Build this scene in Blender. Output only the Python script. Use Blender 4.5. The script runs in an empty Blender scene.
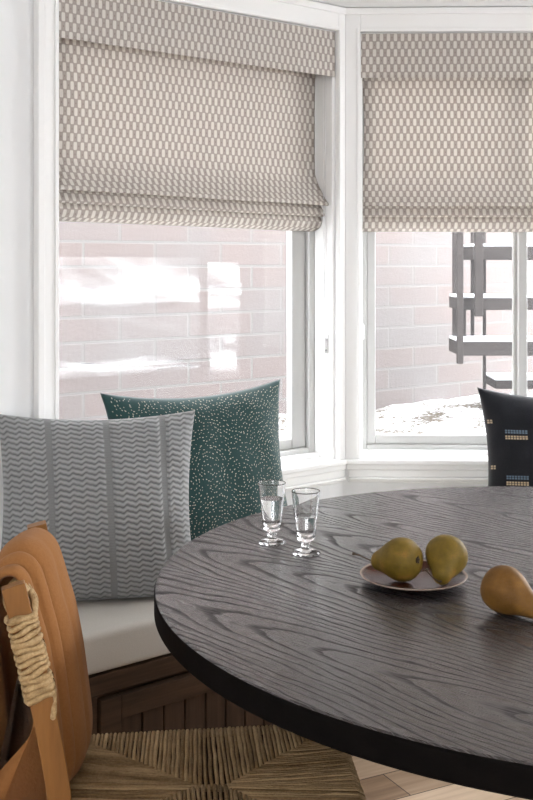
import bpy, bmesh, math, random
from mathutils import Vector, Matrix, noise, Quaternion

random.seed(7)
R = math.radians
scene = bpy.context.scene
COL = scene.collection

# ------------------------------------------------------------------ camera, sky, light, exposure
CAM_Z, F_PX, HOR = 1.33, 1090.0, 260.0
cam_d = bpy.data.cameras.new('camera')
cam = bpy.data.objects.new('camera', cam_d); COL.objects.link(cam)
cam.location = (0, 0, CAM_Z); cam.rotation_euler = (R(90), 0, 0)
cam_d.sensor_width = 36; cam_d.sensor_fit = 'AUTO'
cam_d.lens = F_PX / 800 * 36
cam_d.shift_y = -(400 - HOR) / 800
cam_d.clip_start = .02
scene.camera = cam

SKY = 6.2
world = bpy.data.worlds.new('sky'); scene.world = world
world.use_nodes = True
bg = world.node_tree.nodes['Background']
bg.inputs[0].default_value = (.925, .955, 1, 1); bg.inputs[1].default_value = SKY

def area(name, loc, rot, sx, sy, power=None, portal=False, color=(1, 1, 1)):
    d = bpy.data.lights.new(name, 'AREA'); d.shape = 'RECTANGLE'; d.size = sx; d.size_y = sy
    d.color = color
    if power: d.energy = power
    if portal: d.cycles.is_portal = True
    o = bpy.data.objects.new(name, d); COL.objects.link(o)
    o.location = loc; o.rotation_euler = rot
    return o
scene.view_settings.view_transform = 'Standard'
scene.view_settings.look = 'None'
scene.view_settings.gamma = 1
scene.view_settings.exposure = 1.08
try:
    scene.view_settings.use_curve_mapping = False
except Exception:
    pass

# ------------------------------------------------------------------ helpers
def finish(name, bm, mats, parent=None, smooth=False, bevel=0, mat=None, mods=(), recalc=True, seg=2):
    if recalc: bmesh.ops.recalc_face_normals(bm, faces=bm.faces[:])
    me = bpy.data.meshes.new(name); bm.to_mesh(me); bm.free()
    for m in (mats if isinstance(mats, (list, tuple)) else [mats]): me.materials.append(m)
    if smooth:
        for p in me.polygons: p.use_smooth = True
    o = bpy.data.objects.new(name, me); COL.objects.link(o)
    if parent: o.parent = parent
    if mat is not None: o.matrix_local = mat
    if bevel:
        b = o.modifiers.new('bevel', 'BEVEL'); b.width = bevel; b.segments = seg; b.limit_method = 'ANGLE'; b.angle_limit = R(35)
    return o

def empty(name, loc=(0, 0, 0), rz=0):
    o = bpy.data.objects.new(name, None); COL.objects.link(o)
    o.location = loc; o.rotation_euler = (0, 0, rz); o.empty_display_size = .05
    return o

def tag(o, label, cat, group=None):
    o['label'] = label; o['category'] = cat
    if group: o['group'] = group
    return o

def struct(o):
    o['kind'] = 'structure'; return o

def box(bm, x0, x1, y0, y1, z0, z1, M=None):
    vs = [Vector((x, y, z)) for z in (z0, z1) for y in (y0, y1) for x in (x0, x1)]
    if M is not None: vs = [M @ v for v in vs]
    v = [bm.verts.new(p) for p in vs]
    fs = [(0, 2, 3, 1), (4, 5, 7, 6), (0, 1, 5, 4), (2, 6, 7, 3), (0, 4, 6, 2), (1, 3, 7, 5)]
    return [bm.faces.new([v[i] for i in f]) for f in fs]

def boxes(name, lst, mat, parent=None, bevel=0, M=None):
    bm = bmesh.new()
    for b in lst: box(bm, *b)
    return finish(name, bm, mat, parent, bevel=bevel, mat=M)

def tube(bm, pts, rad, n=8, cap=True, closed=False):
    pts = [Vector(p) for p in pts]
    m = len(pts)
    if not isinstance(rad, (list, tuple)): rad = [rad] * m
    rings = []
    t0 = (pts[1] - pts[0]).normalized()
    ref = Vector((0, 0, 1)) if abs(t0.z) < .9 else Vector((1, 0, 0))
    nrm = (ref - t0 * ref.dot(t0)).normalized()
    for i, p in enumerate(pts):
        a = pts[max(i - 1, 0)]; b = pts[min(i + 1, m - 1)]
        t = (b - a).normalized() if (b - a).length > 1e-9 else t0
        nrm = nrm - t * nrm.dot(t)
        nrm = nrm.normalized() if nrm.length > 1e-6 else t.orthogonal().normalized()
        bn = t.cross(nrm)
        rings.append([bm.verts.new(p + (nrm * math.cos(2 * math.pi * k / n) + bn * math.sin(2 * math.pi * k / n)) * rad[i]) for k in range(n)])
    for i in range(m - 1):
        for k in range(n):
            bm.faces.new((rings[i][k], rings[i][(k + 1) % n], rings[i + 1][(k + 1) % n], rings[i + 1][k]))
    if cap:
        bm.faces.new(rings[0][::-1]); bm.faces.new(rings[-1])
    return rings

def lathe(bm, prof, n=48, M=None):
    """closed or open profile of (r, z)"""
    rings = []
    for r, z in prof:
        if r < 1e-6:
            p = Vector((0, 0, z)); rings.append([bm.verts.new(M @ p if M else p)])
        else:
            ring = []
            for k in range(n):
                a = 2 * math.pi * k / n
                p = Vector((r * math.cos(a), r * math.sin(a), z)); ring.append(bm.verts.new(M @ p if M else p))
            rings.append(ring)
    for a, b in zip(rings[:-1], rings[1:]):
        if len(a) == 1 and len(b) == 1: continue
        for k in range(n):
            k2 = (k + 1) % n
            if len(a) == 1: bm.faces.new((a[0], b[k2], b[k]))
            elif len(b) == 1: bm.faces.new((a[k], a[k2], b[0]))
            else: bm.faces.new((a[k], a[k2], b[k2], b[k]))

def smooth_path(pts, n=8):
    pts = [Vector(p) for p in pts]
    out = []
    for i in range(len(pts) - 1):
        p0 = pts[max(i - 1, 0)]; p1 = pts[i]; p2 = pts[i + 1]; p3 = pts[min(i + 2, len(pts) - 1)]
        for k in range(n):
            t = k / n
            out.append(.5 * ((2 * p1) + (p2 - p0) * t + (2 * p0 - 5 * p1 + 4 * p2 - p3) * t * t + (3 * p1 - p0 - 3 * p2 + p3) * t ** 3))
    out.append(pts[-1])
    return out

def nz(x, y, z=0.0, s=1.0):
    return noise.noise(Vector((x * s, y * s, z * s)))

# ------------------------------------------------------------------ materials
class NT:
    def __init__(s, name):
        s.m = bpy.data.materials.new(name); s.m.use_nodes = True
        s.t = s.m.node_tree; s.n = s.t.nodes
        s.b = s.n['Principled BSDF']; s.out = s.n['Material Output']
    def new(s, kind, **kw):
        nd = s.n.new(kind)
        for k, v in kw.items(): setattr(nd, k, v)
        return nd
    def link(s, a, b): s.t.links.new(a, b)
    def setin(s, sock, v):
        if hasattr(v, 'is_output'): s.link(v, sock)
        else: sock.default_value = v
    def math(s, op, a, b=0.0, c=0.0, clamp=False):
        nd = s.new('ShaderNodeMath', operation=op, use_clamp=clamp)
        s.setin(nd.inputs[0], a); s.setin(nd.inputs[1], b); s.setin(nd.inputs[2], c)
        return nd.outputs[0]
    def mix(s, f, a, b):
        nd = s.new('ShaderNodeMix', data_type='RGBA')
        s.setin(nd.inputs[0], f); s.setin(nd.inputs[6], a); s.setin(nd.inputs[7], b)
        return nd.outputs[2]
    def ramp(s, f, stops):
        nd = s.new('ShaderNodeValToRGB'); s.setin(nd.inputs[0], f)
        el = nd.color_ramp.elements
        while len(el) < len(stops): el.new(.5)
        for e, (p, c) in zip(el, stops):
            e.position = p; e.color = c if len(c) == 4 else (*c, 1)
        return nd.outputs[0]
    def coord(s, kind='Object'):
        return s.new('ShaderNodeTexCoord').outputs[kind]
    def mapping(s, v, scale=(1, 1, 1), rot=(0, 0, 0), loc=(0, 0, 0)):
        nd = s.new('ShaderNodeMapping'); s.link(v, nd.inputs[0])
        nd.inputs['Scale'].default_value = scale; nd.inputs['Rotation'].default_value = rot; nd.inputs['Location'].default_value = loc
        return nd.outputs[0]
    def noise(s, v, scale=5, detail=3, rough=.5, out=0, dist=0):
        nd = s.new('ShaderNodeTexNoise'); s.link(v, nd.inputs['Vector'])
        nd.inputs['Scale'].default_value = scale; nd.inputs['Detail'].default_value = detail; nd.inputs['Roughness'].default_value = rough
        nd.inputs['Distortion'].default_value = dist
        return nd.outputs[out]
    def sep(s, v):
        nd = s.new('ShaderNodeSeparateXYZ'); s.link(v, nd.inputs[0]); return nd.outputs
    def comb(s, x, y, z=0.0):
        nd = s.new('ShaderNodeCombineXYZ')
        for i, q in enumerate((x, y, z)): s.setin(nd.inputs[i], q)
        return nd.outputs[0]
    def bump(s, h, strength=.3, dist=.01):
        nd = s.new('ShaderNodeBump'); s.link(h, nd.inputs['Height'])
        nd.inputs['Strength'].default_value = strength; nd.inputs['Distance'].default_value = dist
        s.link(nd.outputs[0], s.b.inputs['Normal']); return nd
    def base(s, c, rough=.5, spec=.5, metal=0):
        s.setin(s.b.inputs['Base Color'], c if hasattr(c, 'is_output') else (*c, 1))
        s.setin(s.b.inputs['Roughness'], rough); s.b.inputs['Specular IOR Level'].default_value = spec
        s.b.inputs['Metallic'].default_value = metal

def paint(name, c, rough=.5, var=.02, scale=3, spec=.4, bump=0):
    t = NT(name); v = t.coord()
    f = t.noise(v, scale, 4)
    a = tuple(max(0, q * (1 - var)) for q in c); b = tuple(min(1, q * (1 + var)) for q in c)
    t.base(t.mix(f, (*a, 1), (*b, 1)), rough, spec)
    if bump: t.bump(t.noise(v, 180, 2), bump, .002)
    return t.m

def fabric(name, c, c2, rough=.95, scale=900, bump=.25, sheen=.3):
    t = NT(name); v = t.coord()
    f = t.noise(v, scale * .5, 2); g = t.noise(v, 9, 4)
    t.base(t.mix(t.math('ADD', t.math('MULTIPLY', f, .7), t.math('MULTIPLY', g, .3)), (*c, 1), (*c2, 1)), rough, .1)
    t.b.inputs['Sheen Weight'].default_value = sheen
    t.bump(f, bump, .002)
    return t.m

def wood(name, dark, light, ang=0.0, axis=(0, 1), rough=.5, scale=1.0, spec=.4, grain=1.0):
    """streaky wood, grain along the first axis"""
    t = NT(name); v = t.coord(); x = t.sep(v)
    p = t.comb(x[axis[0]], x[axis[1]], x[3 - axis[0] - axis[1]])
    v = t.mapping(p, (2.2 * scale, 26 * scale, 26 * scale), (0, 0, 0))
    f = t.noise(v, 1.0, 5, .6, dist=.6)
    g = t.noise(t.mapping(p, (6 * scale, 160 * scale, 160 * scale)), 1.0, 3, .6)
    h = t.math('ADD', t.math('MULTIPLY', f, .7), t.math('MULTIPLY', g, .3))
    t.base(t.ramp(h, [(.3, dark), (.7, light)]), rough, spec)
    t.bump(g, .15 * grain, .002)
    return t.m

M_wall = paint('wall_paint', (.88, .885, .885), .7)
M_ceil = paint('ceiling_paint', (.93, .93, .93), .8)
M_trim = paint('trim_paint', (.93, .925, .91), .38, .01)
M_vinyl = paint('vinyl_frame', (.56, .56, .545), .35, .01)
M_ext = paint('siding_paint', (.6, .58, .55), .7)

# plank floor
t = NT('oak_floor'); v = t.mapping(t.coord(), (1, 1, 1), (0, 0, R(-27)))
br = t.new('ShaderNodeTexBrick'); t.link(v, br.inputs['Vector'])
br.offset = .37; br.inputs['Scale'].default_value = 1; br.inputs['Brick Width'].default_value = .95; br.inputs['Row Height'].default_value = .125
br.inputs['Mortar Size'].default_value = .0016; br.inputs['Bias'].default_value = 0
br.inputs['Color1'].default_value = (.0, .0, .0, 1); br.inputs['Color2'].default_value = (1, 1, 1, 1); br.inputs['Mortar'].default_value = (.3, .3, .3, 1)
g = t.noise(t.mapping(v, (2.5, 38, 1)), 1, 5, .6, dist=.7)
c1 = t.ramp(g, [(.3, (.16, .088, .045)), (.7, (.36, .22, .125))]); c2 = t.ramp(g, [(.3, (.62, .44, .29)), (.7, (.78, .60, .43))])
t.base(t.mix(br.outputs['Fac'], t.mix(br.outputs['Color'], c1, c2), (.05, .03, .02, 1)), .42, .4); t.bump(g, .08, .002)
M_floor = t.m

# dark stained oak table top: cathedral figure running diagonally
t = NT('dark_oak'); p = t.sep(t.coord())
q = math.sqrt(.5)
u = t.math('MULTIPLY', t.math('SUBTRACT', p[0], p[1]), q); vv = t.math('MULTIPLY', t.math('ADD', p[0], p[1]), q)
PW = .23
low = t.noise(t.comb(t.math('MULTIPLY', u, 2.3), t.math('MULTIPLY', vv, 5.5)), 1, 3, .5)
vv = t.math('ADD', vv, t.math('MULTIPLY', t.math('SUBTRACT', low, .5), .07))
pi_ = t.math('FLOOR', t.math('DIVIDE', t.math('ADD', vv, 3.03), PW))
wn = t.new('ShaderNodeTexWhiteNoise', noise_dimensions='1D'); t.link(pi_, wn.inputs['W'])
wc = t.new('ShaderNodeSeparateColor'); t.link(wn.outputs['Color'], wc.inputs[0])
vl = t.math('SUBTRACT', t.math('SUBTRACT', t.math('ADD', vv, 3.03), t.math('MULTIPLY', pi_, PW)), PW / 2)
vl = t.math('ADD', vl, t.math('MULTIPLY', t.math('SUBTRACT', wc.outputs[0], .5), .07))
ul = t.math('ADD', u, t.math('MULTIPLY', t.math('SUBTRACT', wc.outputs[1], .5), 1.7))
ku = t.math('MULTIPLY', ul, .105)
r2 = t.math('ADD', t.math('ADD', t.math('MULTIPLY', vl, vl), t.math('MULTIPLY', ku, ku)), .0006)
wob = t.noise(t.comb(t.math('MULTIPLY', u, 5), t.math('MULTIPLY', vv, 16)), 1, 3, .5)
fr = t.math('ADD', t.math('MULTIPLY', t.math('SQRT', r2), 78), t.math('MULTIPLY', wob, 1.5))
ring = t.math('FRACT', fr)
line = t.ramp(ring, [(0, (1, 1, 1)), (.10, (.8, .8, .8)), (.26, (.10, .10, .10)), (.94, (0, 0, 0)), (1, (1, 1, 1))])
pore = t.noise(t.comb(t.math('MULTIPLY', u, 24), t.math('MULTIPLY', vv, 520)), 1, 2, .6)
pore = t.ramp(pore, [(.42, (0, 0, 0)), (.62, (1, 1, 1))])
lp = t.math('MULTIPLY', line, t.math('ADD', t.math('MULTIPLY', pore, .45), .55))
hgt = t.math('ADD', lp, t.math('MULTIPLY', pore, .14), clamp=True)
t.base(t.ramp(hgt, [(0, (.050, .042, .041)), (.45, (.027, .022, .022)), (1, (.008, .007, .007))]), t.math('ADD', t.math('MULTIPLY', hgt, .40), .23), .8)
t.link(t.math('SUBTRACT', 1.0, t.math('MULTIPLY', hgt, .62)), t.b.inputs['Specular IOR Level'])
bmp = t.bump(hgt, .05, .001); bmp.invert = True
M_table = t.m
M_table_shaded = wood('dark_oak_shaded', (.004, .0035, .0035), (.009, .0075, .007), rough=.75, spec=.03)  # same stain as the top, darkened to paint in the rim's shade
M_bench = wood('walnut_bench', (.028, .016, .009), (.09, .05, .028), axis=(0, 2), rough=.6, spec=.15)
M_bench_v = wood('walnut_bench_boards', (.03, .017, .010), (.085, .048, .028), axis=(2, 0), rough=.6, spec=.15)
M_chair = wood('chair_wood', (.19, .080, .020), (.32, .143, .038), axis=(2, 0), rough=.45, scale=.7, spec=.25)
M_stair = wood('weathered_wood', (.030, .0255, .024), (.056, .048, .045), axis=(0, 2), rough=.9, spec=.05)

# woven blind fabric (uv in metres)
t = NT('woven_blind_fabric'); x = t.sep(t.coord('UV'))
PX, PY = .0230, .0253
row = t.math('FLOOR', t.math('DIVIDE', x[1], PY))
odd = t.math('MULTIPLY', t.math('FRACT', t.math('MULTIPLY', row, .5)), 1.0)
fx = t.math('SUBTRACT', t.math('FRACT', t.math('ADD', t.math('DIVIDE', x[0], PX), odd)), .5)
fy = t.math('SUBTRACT', t.math('FRACT', t.math('DIVIDE', x[1], PY)), .5)
ax = t.math('ABSOLUTE', fx); ay = t.math('ABSOLUTE', fy)
ex = t.math('DIVIDE', ax, .235); ey = t.math('DIVIDE', ay, .47)
d = t.math('ADD', t.math('POWER', ex, 5), t.math('POWER', ey, 6))
pill = t.math('SUBTRACT', 1.0, t.math('MULTIPLY', t.math('SUBTRACT', d, .7), 1.6), clamp=True)
# dark stitch in the middle of each gap, and pale verticals
gx = t.math('DIVIDE', t.math('SUBTRACT', .5, ax), .10); gy = t.math('DIVIDE', ay, .16)
spot = t.math('SUBTRACT', 1.0, t.math('ADD', t.math('MULTIPLY', gx, gx), t.math('MULTIPLY', gy, gy)), clamp=True)
vert = t.math('MULTIPLY', t.math('ADD', t.math('SINE', t.math('MULTIPLY', x[0], 2 * math.pi / (PX / 6))), 1), .5)
base = t.mix(t.math('MULTIPLY', vert, .55), (.49, .435, .392, 1), (.61, .55, .50, 1))
base = t.mix(t.math('MULTIPLY', spot, .8), base, (.32, .275, .25, 1))
colr = t.mix(pill, base, (.86, .82, .765, 1))
t.base(colr, .95, .05)
h = t.math('ADD', pill, t.math('MULTIPLY', t.noise(t.coord('UV'), 1500, 2), .4))
t.bump(h, .35, .002)
tr = t.new('ShaderNodeBsdfTranslucent'); t.link(colr, tr.inputs[0])
ms = t.new('ShaderNodeMixShader'); ms.inputs[0].default_value = .28
t.link(t.b.outputs[0], ms.inputs[1]); t.link(tr.outputs[0], ms.inputs[2]); t.link(ms.outputs[0], t.out.inputs[0])
M_blind = t.m

# thin window glass and insect screen
def thin(name, tint, gloss, veil, veilcol=(1, 1, 1)):
    t = NT(name); t.n.remove(t.b)
    tp = t.new('ShaderNodeBsdfTransparent'); tp.inputs[0].default_value = (*tint, 1)
    last = tp.outputs[0]
    if veil:
        df = t.new('ShaderNodeBsdfTranslucent'); df.inputs[0].default_value = (*veilcol, 1)
        d2 = t.new('ShaderNodeBsdfDiffuse'); d2.inputs[0].default_value = (*veilcol, 1)
        mm = t.new('ShaderNodeMixShader'); mm.inputs[0].default_value = .25
        t.link(df.outputs[0], mm.inputs[1]); t.link(d2.outputs[0], mm.inputs[2])
        m1 = t.new('ShaderNodeMixShader'); m1.inputs[0].default_value = veil
        t.link(last, m1.inputs[1]); t.link(mm.outputs[0], m1.inputs[2]); last = m1.outputs[0]
    if gloss:
        gl = t.new('ShaderNodeBsdfGlossy'); gl.inputs['Roughness'].default_value = .02
        fr = t.new('ShaderNodeFresnel')
        bf = t.new('ShaderNodeNewGeometry').outputs['Backfacing']
        t.link(t.math('SUBTRACT', 1.45, t.math('MULTIPLY', bf, 1.45 - 1 / 1.45)), fr.inputs[0])
        f = t.math('MULTIPLY', fr.outputs[0], gloss)
        m2 = t.new('ShaderNodeMixShader'); t.link(f, m2.inputs[0])
        t.link(last, m2.inputs[1]); t.link(gl.outputs[0], m2.inputs[2]); last = m2.outputs[0]
    t.link(last, t.out.inputs[0])
    return t.m
M_glass = thin('window_glass', (.985, .982, .978), .05, 0)
M_screen = thin('insect_screen', (1, 1, 1), 0, .03, (.8, .8, .8))
M_film = thin('plastic_film', (1, 1, 1), .8, .06, (.97, .97, .98))

def dielectric(name, ior, tint=(1, 1, 1)):
    t = NT(name); t.base(tint, .0, .5)
    t.b.inputs['Transmission Weight'].default_value = 1; t.b.inputs['IOR'].default_value = ior
    return t.m
M_crystal = dielectric('clear_glass', 1.5); M_water = dielectric('water', 1.33)

# brick and snow
t = NT('pale_red_brick'); p = t.sep(t.coord()); v = t.comb(p[0], t.math('ADD', p[2], .023), 0.0)
br = t.new('ShaderNodeTexBrick'); t.link(v, br.inputs['Vector']); br.offset = .5
for k, q in (('Scale', 1), ('Brick Width', .335), ('Row Height', .102), ('Mortar Size', .0065), ('Mortar Smooth', .2), ('Bias', 0)): br.inputs[k].default_value = q
br.inputs['Color1'].default_value = (.150, .124, .117, 1); br.inputs['Color2'].default_value = (.146, .136, .133, 1); br.inputs['Mortar'].default_value = (.5, .48, .46, 1)
f = t.noise(t.coord(), 60, 4); g = t.noise(t.coord(), 1.6, 2)
c = t.mix(t.math('MULTIPLY', f, .35), br.outputs['Color'], (.16, .143, .137, 1))
c = t.mix(t.ramp(g, [(.42, (0, 0, 0)), (.62, (.55, .55, .55))]), c, (.157, .124, .115, 1))
c = t.mix(br.outputs['Fac'], c, (.155, .147, .141, 1))
t.base(c, .95, .1); bb = t.bump(t.math('ADD', br.outputs['Fac'], t.math('MULTIPLY', f, -.5)), .4, .008); bb.invert = True
M_brick = t.m
t = NT('snow_and_leaf_litter'); v = t.coord()
f = t.noise(v, 4.2, 6, .62); g = t.noise(v, 60, 3)
t.base(t.mix(t.ramp(t.math('ADD', f, t.math('MULTIPLY', t.math('SUBTRACT', g, .5), .8)), [(.37, (0, 0, 0)), (.60, (1, 1, 1))]), (.92, .93, .95, 1), t.ramp(g, [(.3, (.045, .036, .025)), (.7, (.11, .092, .068))])), .9, .2)
t.bump(g, .4, .02)
M_snow = t.m
M_snowcap = paint('snow', (.93, .94, .96), .8, .01)

M_cushion = fabric('greige_linen', (.44, .41, .36), (.55, .515, .465), scale=700, sheen=.1)
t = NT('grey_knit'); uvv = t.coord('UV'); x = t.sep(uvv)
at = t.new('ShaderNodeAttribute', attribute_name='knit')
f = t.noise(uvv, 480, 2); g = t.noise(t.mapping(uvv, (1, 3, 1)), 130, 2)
c = t.mix(at.outputs['Fac'], (.085, .090, .090, 1), (.36, .365, .36, 1))  # grooves between ribs coloured darker, painting in their shade
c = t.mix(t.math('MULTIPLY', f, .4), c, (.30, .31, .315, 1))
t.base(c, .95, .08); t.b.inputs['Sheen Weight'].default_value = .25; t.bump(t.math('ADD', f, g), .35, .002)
M_grey = t.m
M_teal = fabric('teal_linen', (.012, .040, .040), (.030, .075, .074), scale=800, sheen=.35)
M_speck = paint('stitch_thread', (.50, .47, .38), .9, .15, 90)
M_black = fabric('black_cotton', (.010, .011, .014), (.022, .024, .029), scale=600, sheen=.25)
M_blue = paint('blue_thread', (.13, .19, .26), .9); M_tan = paint('tan_thread', (.50, .40, .27), .9)
M_throw = fabric('camel_wool', (.28, .118, .038), (.385, .178, .064), scale=420, bump=.35, sheen=.06)

t = NT('rush_cord'); v = t.coord(); tn = t.new('ShaderNodeAttribute', attribute_name='tone').outputs['Fac']
f = t.noise(v, 26, 4, .6); g = t.noise(v, 220, 3)
t.base(t.ramp(t.math('ADD', t.math('MULTIPLY', tn, .5), t.math('ADD', t.math('MULTIPLY', f, .3), t.math('MULTIPLY', g, .25))), [(.12, (.012, .007, .003)), (.34, (.095, .053, .022)), (.55, (.27, .168, .076)), (.8, (.52, .36, .19))]), .75, .2); t.bump(g, .5, .003)
M_rush = t.m
t = NT('rush_wrap'); v = t.coord()
f = t.noise(v, 40, 4, .6); g = t.noise(v, 260, 3)
t.base(t.ramp(t.math('ADD', t.math('MULTIPLY', f, .6), t.math('MULTIPLY', g, .4)), [(.28, (.17, .092, .034)), (.5, (.44, .295, .14)), (.72, (.66, .49, .285))]), .65, .3); t.bump(g, .5, .002)
M_wrap = t.m

t = NT('pear_skin'); v = t.coord('Generated'); w = t.coord()
f = t.noise(v, 3.5, 3); g = t.noise(w, 420, 3)
c = t.ramp(f, [(.3, (.125, .085, .010)), (.55, (.20, .130, .018)), (.75, (.29, .155, .032))])
c = t.mix(t.ramp(g, [(.52, (0, 0, 0)), (.66, (.6, .6, .6))]), c, (.15, .085, .025, 1))
t.base(c, .55, .22); t.bump(g, .08, .001)
M_pear = t.m
t = NT('pear_skin_russet'); v = t.coord('Generated'); w = t.coord()
f = t.noise(v, 3.0, 3); g = t.noise(w, 420, 3)
c = t.ramp(f, [(.3, (.13, .060, .010)), (.55, (.205, .098, .020)), (.75, (.28, .145, .034))])
c = t.mix(t.ramp(g, [(.5, (0, 0, 0)), (.66, (.6, .6, .6))]), c, (.17, .085, .03, 1))
t.base(c, .55, .22); t.bump(g, .08, .001)
M_pear2 = t.m
M_stem = paint('pear_stem', (.06, .038, .022), .7, .3, 200)
t = NT('brown_glaze'); v = t.coord(); p = t.sep(v)
rr = t.math('SQRT', t.math('ADD', t.math('MULTIPLY', p[0], p[0]), t.math('MULTIPLY', p[1], p[1])))
c = t.mix(t.noise(v, 25, 4), (.03, .008, .004, 1), (.085, .022, .009, 1))
c = t.mix(t.ramp(t.math('ADD', rr, t.math('MULTIPLY', t.math('SUBTRACT', t.noise(v, 60, 3), .5), .004)), [(.0905, (0, 0, 0)), (.0935, (1, 1, 1))]), c, (.42, .33, .27, 1))
t.base(c, .2, .1)
M_plate = t.m
M_plastic = paint('white_plastic', (.80, .80, .80), .3, .01)
M_metal = NT('screw_metal'); M_metal.base((.35, .35, .36), .3, .5, 1); M_metal = M_metal.m

# ------------------------------------------------------------------ the room
C0 = Vector((.2527, 3.6, 0)); TH = R(39); TR = R(-1.5); LEN = 1.21
FL = Matrix.Translation(C0) @ Matrix.Rotation(TH, 4, 'Z')            # left bay wall: x<0 runs left, y>0 is outdoors
FF = Matrix.Translation(C0) @ Matrix.Rotation(TR, 4, 'Z')            # front bay wall: x>0 runs right
C1 = FF @ Vector((LEN, 0, 0))
FR = Matrix.Translation(C1) @ Matrix.Rotation(R(-40), 4, 'Z')        # right bay wall, out of frame
CEIL, SILL, HEAD, WT = 2.16, .676, 2.08, .17
LW = 2.0
PL = FL @ Vector((-LW, 0, 0)); PR = FR @ Vector((LW, 0, 0)); BACK = -3.2

def wall_open(name, Mx, xa, xb, o0, o1):
    bm = bmesh.new()
    box(bm, xa, o0, 0, WT, 0, CEIL); box(bm, o1, xb, 0, WT, 0, CEIL)
    box(bm, o0, o1, 0, WT, 0, SILL - .008); box(bm, o0, o1, 0, WT, HEAD + .002, CEIL)
    return struct(finish(name, bm, M_wall, mat=Mx))
OL = (-1.087, -.036); OF = (.056, 1.154); OR = (.06, 1.07)
wall_open('wall_left', FL, -LW, .04, *OL)
wall_open('wall_front', FF, 0, LEN, *OF)
wall_open('wall_right', FR, -.04, LW, *OR)
def plainwall(name, a, b, th=.15):
    d = (b - a); L = d.length; ang = math.atan2(d.y, d.x)
    struct(boxes(name, [(0, L, 0, th, 0, CEIL)], M_wall, M=Matrix.Translation((a.x, a.y, 0)) @ Matrix.Rotation(ang, 4, 'Z')))
plainwall('wall_west', Vector((PL.x, BACK, 0)), PL)
DY0, DY1, DZ0, DZ1 = -.9, 1.0, 1.2, 2.06        # unseen wide window added in the side wall to let in fill light
struct(boxes('wall_east', [(PR.x, PR.x + .15, DY1, PR.y, 0, CEIL), (PR.x, PR.x + .15, BACK, DY0, 0, CEIL), (PR.x, PR.x + .15, DY0, DY1, DZ1, CEIL), (PR.x, PR.x + .15, DY0, DY1, 0, DZ0)], M_wall))
BX0, BX1, BZ0 = -1.25, .35, 1.0           # unseen window added behind the camera for more light on the bay
struct(boxes('wall_back', [(PL.x - .15, BX0, BACK - .15, BACK, 0, CEIL), (BX1, PR.x + .15, BACK - .15, BACK, 0, CEIL), (BX0, BX1, BACK - .15, BACK, 0, BZ0), (BX0, BX1, BACK - .15, BACK, DZ1, CEIL)], M_wall))

def slab(name, z0, z1, mat, grow=.12):
    pts = [Vector((PL.x - grow, BACK - grow, 0)), Vector((PR.x + grow, BACK - grow, 0)),
           FR @ Vector((LW, grow, 0)), C1 + Vector((.03, grow, 0)), C0 + Vector((-.03, grow, 0)), FL @ Vector((-LW, grow, 0))]
    bm = bmesh.new()
    lo = [bm.verts.new((p.x, p.y, z0)) for p in pts]; hi = [bm.verts.new((p.x, p.y, z1)) for p in pts]
    bm.faces.new(lo[::-1]); bm.faces.new(hi)
    for i in range(6): bm.faces.new((lo[i], lo[(i + 1) % 6], hi[(i + 1) % 6], hi[i]))
    return struct(finish(name, bm, mat))
slab('floor', -.1, 0, M_floor); slab('ceiling', CEIL, CEIL + .12, M_ceil)

def casing(name, Mx, o0, o1, wl, wr, xl_lim=None):
    """picture-frame casing with an outer band, stool with nosing, apron with mouldings"""
    bm = bmesh.new(); T = .018
    zt = CEIL - .002
    box(bm, o0 - wl, o0, -T, 0, SILL, zt); box(bm, o1, o1 + wr, -T, 0, SILL, zt)
    box(bm, o0, o1, -T, 0, HEAD, zt)
    if wl > .0505:
        box(bm, o0 - wl - .004, o0 - wl + .016, -.030, 0, SILL, zt)
    box(bm, o0 - wl, o1 + wr, -.024, 0, zt - .022, zt)
    box(bm, o0 - .012, o0, -.023, -T, SILL, HEAD + .012); box(bm, o1, o1 + .009, -.023, -T, SILL, HEAD + .012); box(bm, o0, o1, -.023, -T, HEAD, HEAD + .012)
    struct(finish('trim_%d' % name, bm, M_trim, mat=Mx, bevel=.0035))
    bm = bmesh.new()
    a, b = o0 - wl - (.02 if wl > .0505 else 0), o1 + wr
    box(bm, a, b, -.030, WT - .02, SILL - .016, SILL)
    box(bm, a + .004, b, -.022, 0, SILL - .034, SILL - .016)
    box(bm, a + .01, b, -.016, 0, SILL - .060, SILL - .034)
    box(bm, a + .01, b, -.022, 0, SILL - .070, SILL - .060)
    box(bm, a + .01, b, -.013, 0, SILL - .078, SILL - .070)
    struct(finish('trim_%d' % (name + 10), bm, M_trim, mat=Mx, bevel=.004))
casing(1, FL, -1.057, OL[1], .061, .030)
casing(2, FF, *OF, .050, .050)
casing(3, FR, *OR, .050, .077)

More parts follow.
